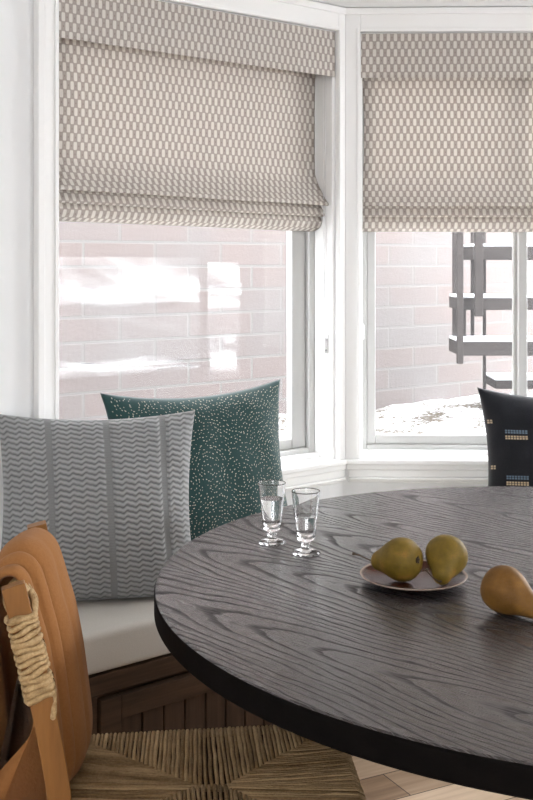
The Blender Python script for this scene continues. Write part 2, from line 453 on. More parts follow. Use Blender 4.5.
def window(n, Mx, o0, o1, fw, sw, slider):
    w = empty('window_%d' % n); w.matrix_world = Mx; struct(w)
    z0, z1 = SILL, HEAD
    # jamb liner, outer frame
    boxes('frame', [(o0, o0 + fw, .088, .155, z0, z1), (o1 - fw, o1, .088, .155, z0, z1), (o0 + fw, o1 - fw, .088, .155, z0, z0 + .03), (o0 + fw, o1 - fw, .088, .155, z1 - .04, z1)], M_vinyl, w, .004)
    boxes('jamb', [(o1 - .012, o1, .0, .088, z0, z1), (o0, o0 + .008, .0, .088, z0, z1), (o0, o1, .0, .088, z1 - .012, z1), (o0 + .008, o1 - .012, .06, .088, z0, z0 + .014)], M_trim, w, .002)
    a, b = o0 + fw, o1 - fw; lo, hi = z0 + .03, z1 - .04
    def sash(x0, x1, y0, y1):
        s = boxes('sash', [(x0, x0 + sw, y0, y1, lo, hi), (x1 - sw, x1, y0, y1, lo, hi), (x0 + sw, x1 - sw, y0, y1, lo, lo + .032), (x0 + sw, x1 - sw, y0, y1, hi - .035, hi)], M_vinyl, w, .004)
        ym = (y0 + y1) / 2
        boxes('pane', [(x0 + sw - .005, x1 - sw + .005, ym - .002, ym + .002, lo + .027, hi - .03)], M_glass, s)
    if slider:
        m = (a + b) / 2
        sash(a, m + .021, .096, .120); sash(m - .021, b, .124, .148)
    else:
        sash(a, b, .105, .135)
    boxes('insect_screen', [(a, b, .157, .158, lo, hi)], M_screen, w)
    return w
window(1, FL, *OL, .036, .060, False)
window(2, FF, *OF, .028, .030, True)
window(3, FR, *OR, .036, .040, True)  # unseen right bay window, added to let daylight in from the right
pd = empty('window_4', (PR.x + .04, 0, 0)); struct(pd)  # side window, out of view, added for its light
dm = (DY0 + DY1) / 2
boxes('frame', [(0, .06, DY0, DY0 + .05, DZ0, DZ1), (0, .06, DY1 - .05, DY1, DZ0, DZ1), (0, .06, dm - .03, dm + .03, DZ0, DZ1), (0, .06, DY0, DY1, DZ0, DZ0 + .05), (0, .06, DY0, DY1, DZ1 - .05, DZ1)], M_vinyl, pd)
boxes('pane', [(.028, .032, DY0 + .05, DY1 - .05, DZ0 + .05, DZ1 - .05)], M_glass, pd)

pd = empty('window_5', (0, BACK - .1, 0)); struct(pd)  # back window, out of view, added to light the front wall
dm = (BX0 + BX1) / 2
boxes('frame', [(BX0, BX0 + .05, 0, .06, BZ0, DZ1), (BX1 - .05, BX1, 0, .06, BZ0, DZ1), (dm - .03, dm + .03, 0, .06, BZ0, DZ1), (BX0, BX1, 0, .06, BZ0, BZ0 + .05), (BX0, BX1, 0, .06, DZ1 - .05, DZ1)], M_vinyl, pd)
boxes('pane', [(BX0 + .05, BX1 - .05, .028, .032, BZ0 + .05, DZ1 - .05)], M_glass, pd)

# portals help the renderer find the sky through the windows
def portal(name, Mx, o0, o1):
    p = Mx @ Vector(((o0 + o1) / 2, .30, (SILL + HEAD) / 2))
    o = area(name, p, (0, 0, 0), o1 - o0 + .2, HEAD - SILL + .2, portal=True)
    nrm = (Mx.to_3x3() @ Vector((0, -1, 0)))
    o.rotation_euler = nrm.to_track_quat('-Z', 'Y').to_euler()

portal('portal_left', FL, *OL); portal('portal_front', FF, *OF); portal('portal_right', FR, *OR)
for nm, loc, dr, w_ in (('portal_side', (PR.x + .2, (DY0 + DY1) / 2, 1.5), (-1, 0, 0), DY1 - DY0 + .1), ('portal_back', ((BX0 + BX1) / 2, BACK - .2, 1.53), (0, 1, 0), BX1 - BX0 + .1)):
    o = area(nm, loc, (0, 0, 0), w_, 1.25, portal=True); o.rotation_euler = Vector(dr).to_track_quat('-Z', 'Y').to_euler()

# ------------------------------------------------------------------ outdoors
BW0 = Vector((-.47, 4.6, 0))
FB = Matrix.Translation(BW0) @ Matrix.Rotation(R(36.5), 4, 'Z')
GZ = .62
struct(boxes('wall_exterior', [(-3.2, 4.6, 0, .2, .3, 2.75)], M_brick, M=FB))
# snowy yard hugging the outside of the bay
inner = [FL @ Vector((-3.6, WT, 0)), FL @ Vector((-1, WT, 0)), FL @ Vector((.05, WT, 0)), FF @ Vector((.6, WT, 0)), FF @ Vector((LEN, WT, 0)), FR @ Vector((1, WT, 0)), FR @ Vector((3.6, WT, 0))]
outd = [FL.to_3x3() @ Vector((0, 1, 0)), FL.to_3x3() @ Vector((0, 1, 0)), Vector((-.2, 1, 0)), Vector((.1, 1, 0)), Vector((.35, 1, 0)), FR.to_3x3() @ Vector((0, 1, 0)), FR.to_3x3() @ Vector((0, 1, 0))]
bm = bmesh.new(); NS, NRr = 24, 60
grid = []
for i in range(len(inner) - 1):
    for s in range(NS + (1 if i == len(inner) - 2 else 0)):
        f = s / NS; p = inner[i].lerp(inner[i + 1], f); d = outd[i].lerp(outd[i + 1], f).normalized()
        col = []
        for k in range(NRr + 1):
            q = p + d * (6.5 * (k / NRr) ** 1.7)
            z = GZ + .05 * nz(q.x, q.y, 3, 1.3) + .022 * nz(q.x, q.y, 1, 6) + .012 * nz(q.x, q.y, 1, 19)
            col.append(bm.verts.new((q.x, q.y, z)))
        grid.append(col)
for a, b in zip(grid[:-1], grid[1:]):
    for k in range(NRr): bm.faces.new((a[k], b[k], b[k + 1], a[k + 1]))
yard = finish('ground', bm, M_snow, smooth=True); struct(yard)

# clear plastic sheeting fixed over the brick
t = NT('wrinkled_film'); t.n.remove(t.b)
ww = t.new('ShaderNodeAttribute', attribute_name='white').outputs['Fac']
tp_ = t.new('ShaderNodeBsdfTransparent'); df = t.new('ShaderNodeBsdfDiffuse'); df.inputs[0].default_value = (.95, .95, .95, 1)
m1 = t.new('ShaderNodeMixShader'); t.link(ww, m1.inputs[0]); t.link(tp_.outputs[0], m1.inputs[1]); t.link(df.outputs[0], m1.inputs[2]); t.link(m1.outputs[0], t.out.inputs[0])
M_film = t.m
def film(name, x0, x1, zt, zb, seed, label, bands):
    root = empty(name); root.matrix_world = FB
    def sheet(nm, xa, xb, za, zb_, mat, amp, off, nx=70, nzv=40, ragged=0, dense=0):
        bm = bmesh.new(); g = []; lay = bm.verts.layers.float.new('white')
        for i in range(nx + 1):
            c = []
            for k in range(nzv + 1):
                u = i / nx; w = k / nzv
                x = xa + (xb - xa) * u; z = za + (zb_ - za) * w
                if ragged: z += ragged * (nz(x, seed, w, 6) + .6 * nz(x, seed, w, 17)) * abs(w - .5) * 2
                r = noise.ridged_multi_fractal(Vector((x * 2.2 + seed, z * 7 + x * 2.5, seed)), 1, 2, 4, 1, 2) if amp else 0
                y = -off - amp * min(max(r, 0), 2.5)
                vv_ = bm.verts.new((x, y, z)); vv_[lay] = (.22 * min(1, 4 * w, 4 * (1 - w)) * min(1, max(0, .55 + 1.3 * nz(x * 3 + 2 * w, seed, w * 2.2) + .5 * nz(x * 11, seed, w * 7)))) if dense else min(.6, .03 + .05 * max(0, r - .9) ** 2 + (.10 * max(0, r - .5) if w > .6 else 0)); c.append(vv_)
            g.append(c)
        for a, b in zip(g[:-1], g[1:]):
            for k in range(nzv): bm.faces.new((a[k], b[k], b[k + 1], a[k + 1]))
        return finish(nm, bm, mat, root, smooth=True)
    sheet('film', x0, x1, zb, zt, M_film, .012, .012, nx=110, nzv=80)
    for (xa, xb, za, zb_) in bands:
        sheet('bunched_fold', xa, xb, za, zb_, M_film, .013, .03, ragged=.02, dense=1, nx=100)
    tag(root, label, 'plastic sheet')
def wall_at(px, py):
    """point of the outside brick wall seen at a pixel, in its own frame"""
    d = Vector(((px - 266.5) / F_PX, 1, -(py - HOR) / F_PX)); o = Vector((0, 0, CAM_Z))
    inv = FB.inverted(); a = inv @ o; b = (inv.to_3x3() @ d)
    s = -a.y / b.y; return a + b * s
a = wall_at(52, 255); b = wall_at(196, 372); c = wall_at(120, 285); c2 = wall_at(120, 306); d1 = wall_at(120, 352); c0 = wall_at(120, 257)
film('plastic_sheet', a.x, b.x, c0.z, wall_at(120, 374).z, 2.3, 'wide wrinkled clear plastic sheet on the brick wall outside the left window', [(a.x, b.x, c2.z, c.z), (a.x, b.x, wall_at(120, 373).z, wall_at(120, 358).z)])
a = wall_at(204, 262); b = wall_at(236, 378)
film('plastic_sheet', a.x, b.x, wall_at(220, 262).z, wall_at(220, 378).z, 8.1, 'narrow clear plastic strip on the brick wall, right of the wide sheet', [(a.x, b.x - .03, wall_at(220, 375).z, wall_at(220, 330).z), (a.x, b.x, wall_at(220, 296).z, wall_at(220, 283).z)])

# outdoor wooden stair
SY = 4.75
def at(px, py, Y): return Vector(((px - 266.5) / F_PX * Y, Y, CAM_Z - (py - HOR) / F_PX * Y))
st = empty('wooden_stair', at(500, 250, SY) * 1.0); st.location.z = GZ
tag(st, 'weathered dark wooden outdoor stair with snow on its treads, beyond the right window', 'stair')
def sb(name, px0, px1, py0, py1, y0, y1, mat=None, parent=None):
    p = at(px0, py0, SY) - st.location; q = at(px1, py1, SY) - st.location
    return boxes(name, [(p.x, q.x, y0, y1, q.z, p.z)], mat or M_stair, parent or st, .004)
for (a, b, c, d, y0) in [(477, 640, 246, 260, .10), (459, 640, 298, 310, 0), (461, 640, 343, 357, .06), (506, 640, 386, 395, .22)]:
    tr_ = sb('tread', a, b, c, d, y0, y0 + .26)
    sb('snow_cap', a, b, c - 2.5, c + .2, y0 + .005, y0 + .25, M_snowcap, tr_)
for (a, b, c, d, y0) in [(454, 461, 60, 363, -.04), (462, 467, 60, 345, .27), (471.5, 480.5, 60, 316, -.045), (472, 477, 300, 345, .28), (484, 488, 60, 345, .33), (498, 501.5, 60, 400, .35), (545, 553, 60, 420, -.045), (575, 582, 60, 420, .3)]:
    sb('baluster', a + 1.5, b + 1, c, d, y0, y0 + .022)

# ------------------------------------------------------------------ blinds
def cloth(name, prof, x0, x1, parent, th=.003, nx=40, wav=0.0, seed=0.0, v0=0.0, edge=None, skew=0.0):
    """sheet extruded along x from a (y, z) profile, uv in metres"""
    P = smooth_path([(0, y, z) for y, z in prof], 6)
    bm = bmesh.new(); uvl = bm.loops.layers.uv.new('UVMap')
    arc = [0]
    for a, b in zip(P[:-1], P[1:]): arc.append(arc[-1] + (b - a).length)
    g = []
    for i in range(nx + 1):
        f = i / nx; row = []
        for j, p in enumerate(P):
            x = x0 + (x1 - x0) * f
            if edge: x += edge(f, arc[j] / arc[-1])
            dy = wav * nz(x * 5 + seed, p.z * 4, seed)
            row.append((bm.verts.new((x, p.y + dy, p.z + skew * (1 - f) * min(1, max(0, (1.8 - p.z) / .25)) + wav * .5 * nz(x * 4, seed + 5, p.z))), (x0 + (x1 - x0) * f, arc[j] + v0)))
        g.append(row)
    for a, b in zip(g[:-1], g[1:]):
        for j in range(len(P) - 1):
            q = (a[j], b[j], b[j + 1], a[j + 1])
            fc = bm.faces.new([k[0] for k in q])
            for lp, k in zip(fc.loops, q): lp[uvl].uv = k[1]
    o = finish(name, bm, M_blind, parent, smooth=True)
    s = o.modifiers.new('solidify', 'SOLIDIFY'); s.thickness = th; s.offset = 0
    return o

def shade(Mx, x0, x1, label, ztip=1.511, seed=0.0, skew=0.0):
    r = empty('roman_shade'); r.matrix_world = Mx
    tag(r, label, 'window shade', 'woven roman shades in the bay')
    # flat valance with returns at both ends
    bm = bmesh.new(); uvl = bm.loops.layers.uv.new('UVMap')
    pathxy = [(x0, .075), (x0, -.004), (x1, -.004), (x1, .075)]
    zb, zt = 1.930, 2.076; L = 0; prev = None
    def put(p, zz, u): return (bm.verts.new((p[0], p[1], zz)), (u, zt - zz))
    cols = []
    for i, p in enumerate(pathxy):
        if prev: L += math.dist(prev, p)
        prev = p; cols.append((p, L - .079))
    pts = []
    for (p, l), (q_, l2) in zip(cols[:-1], cols[1:]):
        n = max(2, int((l2 - l) / .02))
        for k in range(n):
            f = k / n; pts.append(((p[0] + (q_[0] - p[0]) * f, p[1] + (q_[1] - p[1]) * f), l + (l2 - l) * f))
    pts.append(cols[-1])
    g = [[put((p[0], p[1] + .0025 * nz(p[0] * 4, zz * 3, seed)), zt + (zz - zt) * (1 + .012 * nz(p[0] * 3, seed, 1)), l + x0) for zz in (zb, zb + .05, zb + .1, zt)] for p, l in pts]
    for a, b in zip(g[:-1], g[1:]):
        for j in range(3):
            q = (a[j], b[j], b[j + 1], a[j + 1]); fc = bm.faces.new([k[0] for k in q])
            for lp, k in zip(fc.loops, q): lp[uvl].uv = k[1]
    o = finish('valance', bm, M_blind, r); s = o.modifiers.new('solidify', 'SOLIDIFY'); s.thickness = .003
    e = .010
    bow = lambda f, a: -.006 * math.sin(math.pi * min(1, max(0, (a - .2) / .6))) * (f - .5) * 2
    cloth('panel', [(.082, 2.06), (.082, 1.85), (.083, 1.66), (.078, 1.60), (.048, 1.548), (.022, 1.517), (.022, 1.510), (.034, 1.513), (.066, 1.530)], x0 + e, x1 - e, r, wav=.004, seed=seed, edge=bow, skew=skew)
    cloth('fold', [(.075, 1.530), (.058, 1.512), (.042, 1.487), (.038, 1.478), (.044, 1.474), (.060, 1.479), (.074, 1.492)], x0 + e, x1 - e, r, wav=.003, seed=seed + 2, v0=.012, skew=skew)
    cloth('fold', [(.075, 1.495), (.060, 1.476), (.052, 1.460), (.053, 1.450), (.062, 1.438), (.078, 1.430), (.092, 1.426), (.098, 1.432), (.096, 1.46)], x0 + e, x1 - e, r, wav=.003, seed=seed + 4, v0=.005, skew=skew)
    boxes('head_rail', [(x0 + .006, x1 - .006, .030, .075, 2.02, 2.062)], M_trim, r)
    return r
s1 = shade(FL, -1.055, -.040, 'woven taupe and cream roman shade in the left window, above the teal pillow', seed=1.7, skew=.015)
s2 = shade(FF, .059, 1.150, 'woven taupe and cream roman shade in the right window, above the black pillow', seed=9.3)
bm = bmesh.new()
for dx, dz in ((0, 0), (.010, .02)):
    tube(bm, [(-.062 + dx, .030, 2.02), (-.062 + dx, .030, 1.7), (-.0585 + dx * .5, .030, 1.35), (-.058 + dx * .2, .030, 1.13 + dz)], .0013, 6)
finish('cord', bm, M_plastic, s1, smooth=True)
bm = bmesh.new(); tube(bm, [(.062, .030, 2.02), (.0645, .030, 1.4), (.066, .030, 1.14)], .0013, 6); finish('cord', bm, M_plastic, s2, smooth=True)
def cleat(Mx, x, z, label):
    r = empty('cord_cleat'); r.matrix_world = Mx @ Matrix.Translation((x, .03, z))
    tag(r, label, 'cord cleat', 'cord cleats')
    boxes('body', [(-.009, .008, -.010, .010, -.030, .022)], M_plastic, r, .004)
    bm = bmesh.new(); tube(bm, [(-.002, -.012, .016), (-.002, -.019, .022), (-.002, -.019, .034)], [.004, .005, .003], 10); finish('horn', bm, M_plastic, r, smooth=True)
    bm = bmesh.new(); lathe(bm, [(0, 0), (.0035, 0), (.0035, .002), (0, .0022)], 12, Matrix.Translation((-.002, -.0105, -.022)) @ Matrix.Rotation(R(90), 4, 'X')); finish('screw', bm, M_metal, r, smooth=True)
cleat(FL, -.056, 1.055, 'small white cord cleat on the jamb right of the left window')
cleat(FF, .064, 1.095, 'small white cord cleat at the left edge of the right window')

# ------------------------------------------------------------------ built-in window seat
SD, CT, CB = .446, .470, .375
def corner_front(d):
    """where the fronts of the left and front benches meet, in world"""
    a0 = FL @ Vector((0, -d, 0)); ad = FL.to_3x3() @ Vector((1, 0, 0)); b0 = FF @ Vector((0, -d, 0)); bd = FF.to_3x3() @ Vector((1, 0, 0))
    den = ad.x * bd.y - ad.y * bd.x; s = ((b0.x - a0.x) * bd.y - (b0.y - a0.y) * bd.x) / den
    return a0 + ad * s
def corner_front2(d):
    a0 = FF @ Vector((LEN, -d, 0)); ad = FF.to_3x3() @ Vector((1, 0, 0)); b0 = FR @ Vector((0, -d, 0)); bd = FR.to_3x3() @ Vector((1, 0, 0))
    den = ad.x * bd.y - ad.y * bd.x; s = ((b0.x - a0.x) * bd.y - (b0.y - a0.y) * bd.x) / den
    return a0 + ad * s
def prism(name, pts, z0, z1, mat, parent=None, bevel=0, smooth=False, seg=3, puff=0):
    bm = bmesh.new()
    n = len(pts)
    lo = [bm.verts.new((p.x, p.y, z0)) for p in pts]; hi = [bm.verts.new((p.x, p.y, z1)) for p in pts]
    bm.faces.new(lo[::-1]); bm.faces.new(hi)
    for i in range(n): bm.faces.new((lo[i], lo[(i + 1) % n], hi[(i + 1) % n], hi[i]))
    return finish(name, bm, mat, parent, bevel=bevel, seg=seg)
g = .012; eps = .004
BL = 1.62
def local(Mx, pts): inv = Mx.inverted(); return [inv @ p for p in pts]
cL, cF = corner_front(SD), C0
# left bench: carcass with a framed beadboard door
bl = empty('window_bench'); bl.matrix_world = FL
tag(bl, 'dark wood window bench with grooved board door under the left window', 'bench', 'built-in window benches')
cl = FL.inverted() @ corner_front(SD - .012); cb_ = FL.inverted() @ corner_front(.014)
prism('carcass', [Vector((-BL, -.014, 0)), Vector((-BL, -SD + .030, 0)), Vector((cl.x - .012, -SD + .030, 0)), Vector((cb_.x - .004, -.014, 0))], 0, CB - .004, M_bench, bl)
fx0, fx1 = -BL, cl.x - .005
def door(x0, x1):
    d = boxes('door', [(x0, x0 + .055, -SD + .004, -SD + .026, .06, .310), (x1 - .055, x1, -SD + .004, -SD + .026, .06, .310), (x0 + .055, x1 - .055, -SD + .004, -SD + .026, .255, .310), (x0 + .055, x1 - .055, -SD + .004, -SD + .026, .06, .115)], M_bench, bl, .002)
    n = int((x1 - x0 - .11) / .058); w = (x1 - x0 - .11) / n
    boxes('beadboard', [(x0 + .055 + i * w + .0025, x0 + .055 + (i + 1) * w - .0025, -SD + .012, -SD + .022, .115, .255) for i in range(n)], M_bench_v, d, .0025)
boxes('face_frame', [(fx0, fx1, -SD + .010, -SD + .030, .322, CB - .006), (fx0, fx1, -SD + .014, -SD + .030, 0, .05)], M_bench, bl, .002)
# the door's left edge is seen at x=102 px
ray = FL.inverted().to_3x3() @ Vector(((102 - 266.5) / F_PX, 1, 0)); o_ = FL.inverted() @ Vector((0, 0, 0)); sx = (-SD - o_.y) / ray.y; dx0 = (o_ + ray * sx).x
boxes('stile', [(dx0 - .075, dx0 - .006, -SD + .010, -SD + .030, .05, .322)], M_bench, bl, .002)
door(dx0, fx1 - .03)
door(fx0 + .03, dx0 - .081)
bf = empty('window_bench'); bf.matrix_world = FF
tag(bf, 'dark wood window bench behind the round table, under the right window', 'bench', 'built-in window benches')
c1 = FF.inverted() @ corner_front(SD - .012); c2 = FF.inverted() @ corner_front2(SD - .012); b1 = FF.inverted() @ corner_front(.014); b2 = FF.inverted() @ corner_front2(.014)
prism('carcass', [Vector((c1.x + .012, -SD + .03, 0)), Vector((c2.x - .012, -SD + .03, 0)), Vector((b2.x - .004, -.014, 0)), Vector((b1.x + .004, -.014, 0))], 0, CB - .004, M_bench, bf)
boxes('face_frame', [(c1.x + .005, c2.x - .02, -SD + .010, -SD + .030, .322, CB - .006), (c1.x + .005, c2.x - .02, -SD + .014, -SD + .03, 0, .05)], M_bench, bf, .002)
boxes('door', [(c1.x + .03, c2.x - .03, -SD + .010, -SD + .028, .06, .31)], M_bench, bf, .003)
# seat cushions, mitred in the corner
def seat_cushion(Mx, pts, label):
    o = prism('seat_cushion', pts, CB, CT, M_cushion, bevel=.016, seg=4); o.matrix_world = Mx
    for p in o.data.polygons: p.use_smooth = True
    tag(o, label, 'cushion', 'window seat cushions'); return o
k = FL.inverted() @ corner_front(SD); kb = FL.inverted() @ corner_front(.018)
seat_cushion(FL, [Vector((-BL + .01, -.018, 0)), Vector((-BL + .01, -SD, 0)), Vector((k.x - .003, -SD, 0)), Vector((kb.x - .003, -.018, 0))], 'greige linen seat cushion under the grey and teal pillows')
k1 = FF.inverted() @ corner_front(SD); k2 = FF.inverted() @ corner_front2(SD); kb1 = FF.inverted() @ corner_front(.018); kb2 = FF.inverted() @ corner_front2(.018)
seat_cushion(FF, [Vector((k1.x + .003, -SD, 0)), Vector((k2.x - .003, -SD, 0)), Vector((kb2.x - .003, -.018, 0)), Vector((kb1.x + .003, -.018, 0))], 'greige linen seat cushion under the black pillow, behind the table')

# ------------------------------------------------------------------ pillows
def pillow_pt(u, v, side, W, H, T, ear, seed):
    """u, v in -1..1; returns local point: x right, z up, y towards the back"""
    cx = 1 - ear * (1 - v * v) * (1 if abs(u) > 0 else 1)
    cz = 1 - ear * (1 - u * u)
    x = W / 2 * u * (1 - ear * (1 - v * v) * abs(u) ** 1.5); z = H / 2 * v * (1 - ear * (1 - u * u) * abs(v) ** 1.5)
    z += .022 * u * u * max(0, -v) ** 1.5
    pu = max(0.0, 1 - abs(u) ** 2.6); pv = max(0.0, 1 - abs(v) ** 2.6)
    th = T / 2 * (pu * pv) ** .52
    wr = .010 * nz(u * 1.4, v * 1.4, seed) * (pu * pv) ** .4 + .006 * nz(u * 4 + 3, v * 4, seed) * min(1, pu * pv * 3)
    return Vector((x, -side * (th + wr + .002) if side > 0 else th + wr + .002, z))
def pillow(name, W, H, T, ear, seed, mats, Mx, N=64, disp=None, attr=None):
    bm = bmesh.new(); uvl = bm.loops.layers.uv.new('UVMap')
    lay = bm.verts.layers.float.new(attr) if attr else None
    front = [[None] * (N + 1) for _ in range(N + 1)]; back = [[None] * (N + 1) for _ in range(N + 1)]
    for i in range(N + 1):
        for j in range(N + 1):
            u, v = 2 * i / N - 1, 2 * j / N - 1
            p = pillow_pt(u, v, 1, W, H, T, ear, seed); val = 1
            if disp:
                dd, val = disp(u * W / 2, v * H / 2); p.y -= dd * min(1, (1 - max(abs(u), abs(v))) * 12)
            front[i][j] = bm.verts.new(p)
            if lay: front[i][j][lay] = val
            if i in (0, N) or j in (0, N): back[i][j] = front[i][j]
            else:
                back[i][j] = bm.verts.new(pillow_pt(u, v, -1, W, H, T, ear, seed))
                if lay: back[i][j][lay] = 1
    for i in range(N):
        for j in range(N):
            idx = [(i, j), (i + 1, j), (i + 1, j + 1), (i, j + 1)]
            f = bm.faces.new([front[a][b] for a, b in idx])
            for lp, (a, b) in zip(f.loops, idx): lp[uvl].uv = ((a / N - .5) * W, (b / N - .5) * H)
            f.smooth = True
            try:
                f = bm.faces.new([back[a][b] for a, b in idx[::-1]])
                for lp, (a, b) in zip(f.loops, idx[::-1]): lp[uvl].uv = ((a / N - .5) * W + 2, (b / N - .5) * H)
                f.smooth = True
            except ValueError: pass
    bm.normal_update()
    return bm
def pose(X, Y, z, rz, lean, roll=0.0):
    return Matrix.Translation((X, Y, z)) @ Matrix.Rotation(rz, 4, 'Z') @ Matrix.Rotation(-lean, 4, 'X') @ Matrix.Rotation(roll, 4, 'Y')

# grey knitted pillow with wavy ribs and smooth bands
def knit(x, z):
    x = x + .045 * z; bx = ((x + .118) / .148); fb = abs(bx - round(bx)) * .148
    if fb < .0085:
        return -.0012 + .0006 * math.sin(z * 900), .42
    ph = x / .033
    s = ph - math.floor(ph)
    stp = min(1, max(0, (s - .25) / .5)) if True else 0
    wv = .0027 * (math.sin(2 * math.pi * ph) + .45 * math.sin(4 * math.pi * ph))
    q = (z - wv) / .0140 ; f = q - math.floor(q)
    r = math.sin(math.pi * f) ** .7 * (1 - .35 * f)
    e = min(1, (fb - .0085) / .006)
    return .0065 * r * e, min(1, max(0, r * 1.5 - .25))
W = .515
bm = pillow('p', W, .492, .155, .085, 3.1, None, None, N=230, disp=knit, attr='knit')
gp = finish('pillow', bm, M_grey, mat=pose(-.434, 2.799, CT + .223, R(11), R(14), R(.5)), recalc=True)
tag(gp, 'light grey knitted pillow with wavy ribs, in front of the teal one', 'pillow', 'throw pillows on the window seat')

# teal pillow with stitched specks
TW, THh, TT = .605, .530, .145
bm = pillow('p', TW, THh, TT, .125, 6.4, None, None, N=72)
random.seed(21)
centres = [(random.uniform(-.3, .3), random.uniform(-.28, .28)) for _ in range(20)]
placed = set(); nf = 0
for ci, (cx, cy) in enumerate(centres):
    for ri in range(1, 22):
        rr = ri * .0115; n = max(4, int(2 * math.pi * rr / .0098))
        for k in range(n):
            a = 2 * math.pi * k / n + ci
            jx, jz = random.gauss(0, .0021), random.gauss(0, .0021); x, z = cx + rr * math.cos(a) + jx, cy + rr * math.sin(a) + jz
            if abs(x) > TW / 2 - .012 or abs(z) > THh / 2 - .012: continue
            # the nearest centre owns the point, so the arcs butt against each other
            if min(range(len(centres)), key=lambda q: (x - centres[q][0]) ** 2 + (z - centres[q][1]) ** 2) != ci: continue
            key = (round(x / .0050), round(z / .0050))
            if key in placed or random.random() < .12: continue
            placed.add(key)
            P = lambda dx, dz: pillow_pt((x + dx) / (TW / 2), (z + dz) / (THh / 2), 1, TW, THh, TT, .125, 6.4) + Vector((0, -.0012, 0))
            s = random.uniform(.0011, .0020); t1 = a + math.pi / 2; c_, s_ = math.cos(t1), math.sin(t1)
            q = [P(c_ * s * 1.25 * sx - s_ * s * sz, s_ * s * 1.25 * sx + c_ * s * sz) for sx, sz in ((-1, -.7), (1, -.7), (1, .7), (-1, .7))]
            f = bm.faces.new([bm.verts.new(p) for p in q]); f.material_index = 1; nf += 1
tp = finish('pillow', bm, [M_teal, M_speck], mat=pose(-.178, 3.107, CT + .2365, R(35), R(11), R(0)), recalc=False)
tag(tp, 'dark teal pillow covered in pale stitched specks, against the left window', 'pillow', 'throw pillows on the window seat')

# black pillow with embroidered dashes
KW, KH, KT, KE = .52, .488, .17, .12
bm = pillow('p', KW, KH, KT, KE, 11.2, None, None, N=64)
kp = finish('pillow', bm, M_black, mat=pose(.905, 3.31, CT + .2225, R(-4), R(13), R(1)))
tag(kp, 'black pillow with small blue and tan embroidered dashes, behind the table', 'pillow', 'throw pillows on the window seat')
def dashes(x0, z0, n, mat, label, rot=0):
    bm = bmesh.new()
    for i in range(n):
        for rowk in range(2):
            x, z = x0 + i * .0094, z0 + rowk * .0064
            q = []
            for dx, dz in ((0, 0), (.0068, 0), (.0068, .0050), (0, .0050)):
                p = pillow_pt((x + dx) / (KW / 2), (z + dz) / (KH / 2), 1, KW, KH, KT, KE, 11.2); q.append(p + Vector((0, -.0015, 0)))
            qb = [p + Vector((0, .001, 0)) for p in q]
            a = [bm.verts.new(p) for p in q]; b = [bm.verts.new(p) for p in qb]
            bm.faces.new(a)
            for s in range(4): bm.faces.new((a[s], b[s], b[(s + 1) % 4], a[(s + 1) % 4]))
    o = finish('embroidery', bm, mat, kp); o['label'] = label
for zz in (.092, -.046):
    for xx, n in ((-.198, 8), (-.01, 8)):
        dashes(xx, zz + .010, n, M_blue, 'blue embroidered dashes'); dashes(xx, zz - .008, n, M_tan, 'tan embroidered dashes')
    dashes(-.253, zz + .04, 2, M_tan, 'tan embroidered dashes')

# ------------------------------------------------------------------ round table
TC = Vector((.598, 1.998, 0)); TRr, TZ, TTh = .80, .75, .043
tb = empty('dining_table', TC)
tag(tb, 'large round dining table of dark stained oak with visible grain', 'table')
bm = bmesh.new()
lathe(bm, [(0, TZ - .0008 - TTh + .002), (TRr - .004, TZ - TTh), (TRr, TZ - TTh + .004), (TRr, TZ - .006), (TRr - .0015, TZ - .002)], 200)
finish('rim', bm, M_table_shaded, tb, smooth=False)
bm = bmesh.new(); lathe(bm, [(TRr - .0016, TZ - .002), (TRr - .005, TZ), (0, TZ)], 200)
top = finish('tabletop', bm, M_table, tb)
bm = bmesh.new(); lathe(bm, [(0, .07), (.11, .07), (.12, .09), (.085, .14), (.075, .35), (.085, .6), (.13, TZ - TTh - .02), (.20, TZ - TTh - .02), (.20, TZ - TTh), (0, TZ - TTh)], 64)
finish('pedestal', bm, M_table_shaded, tb, smooth=False, bevel=.003)
bm = bmesh.new(); lathe(bm, [(0, 0), (.27, 0), (.28, .01), (.28, .03), (.20, .055), (.12, .07), (0, .07)], 64)
finish('base', bm, M_table_shaded, tb, smooth=False, bevel=.003)

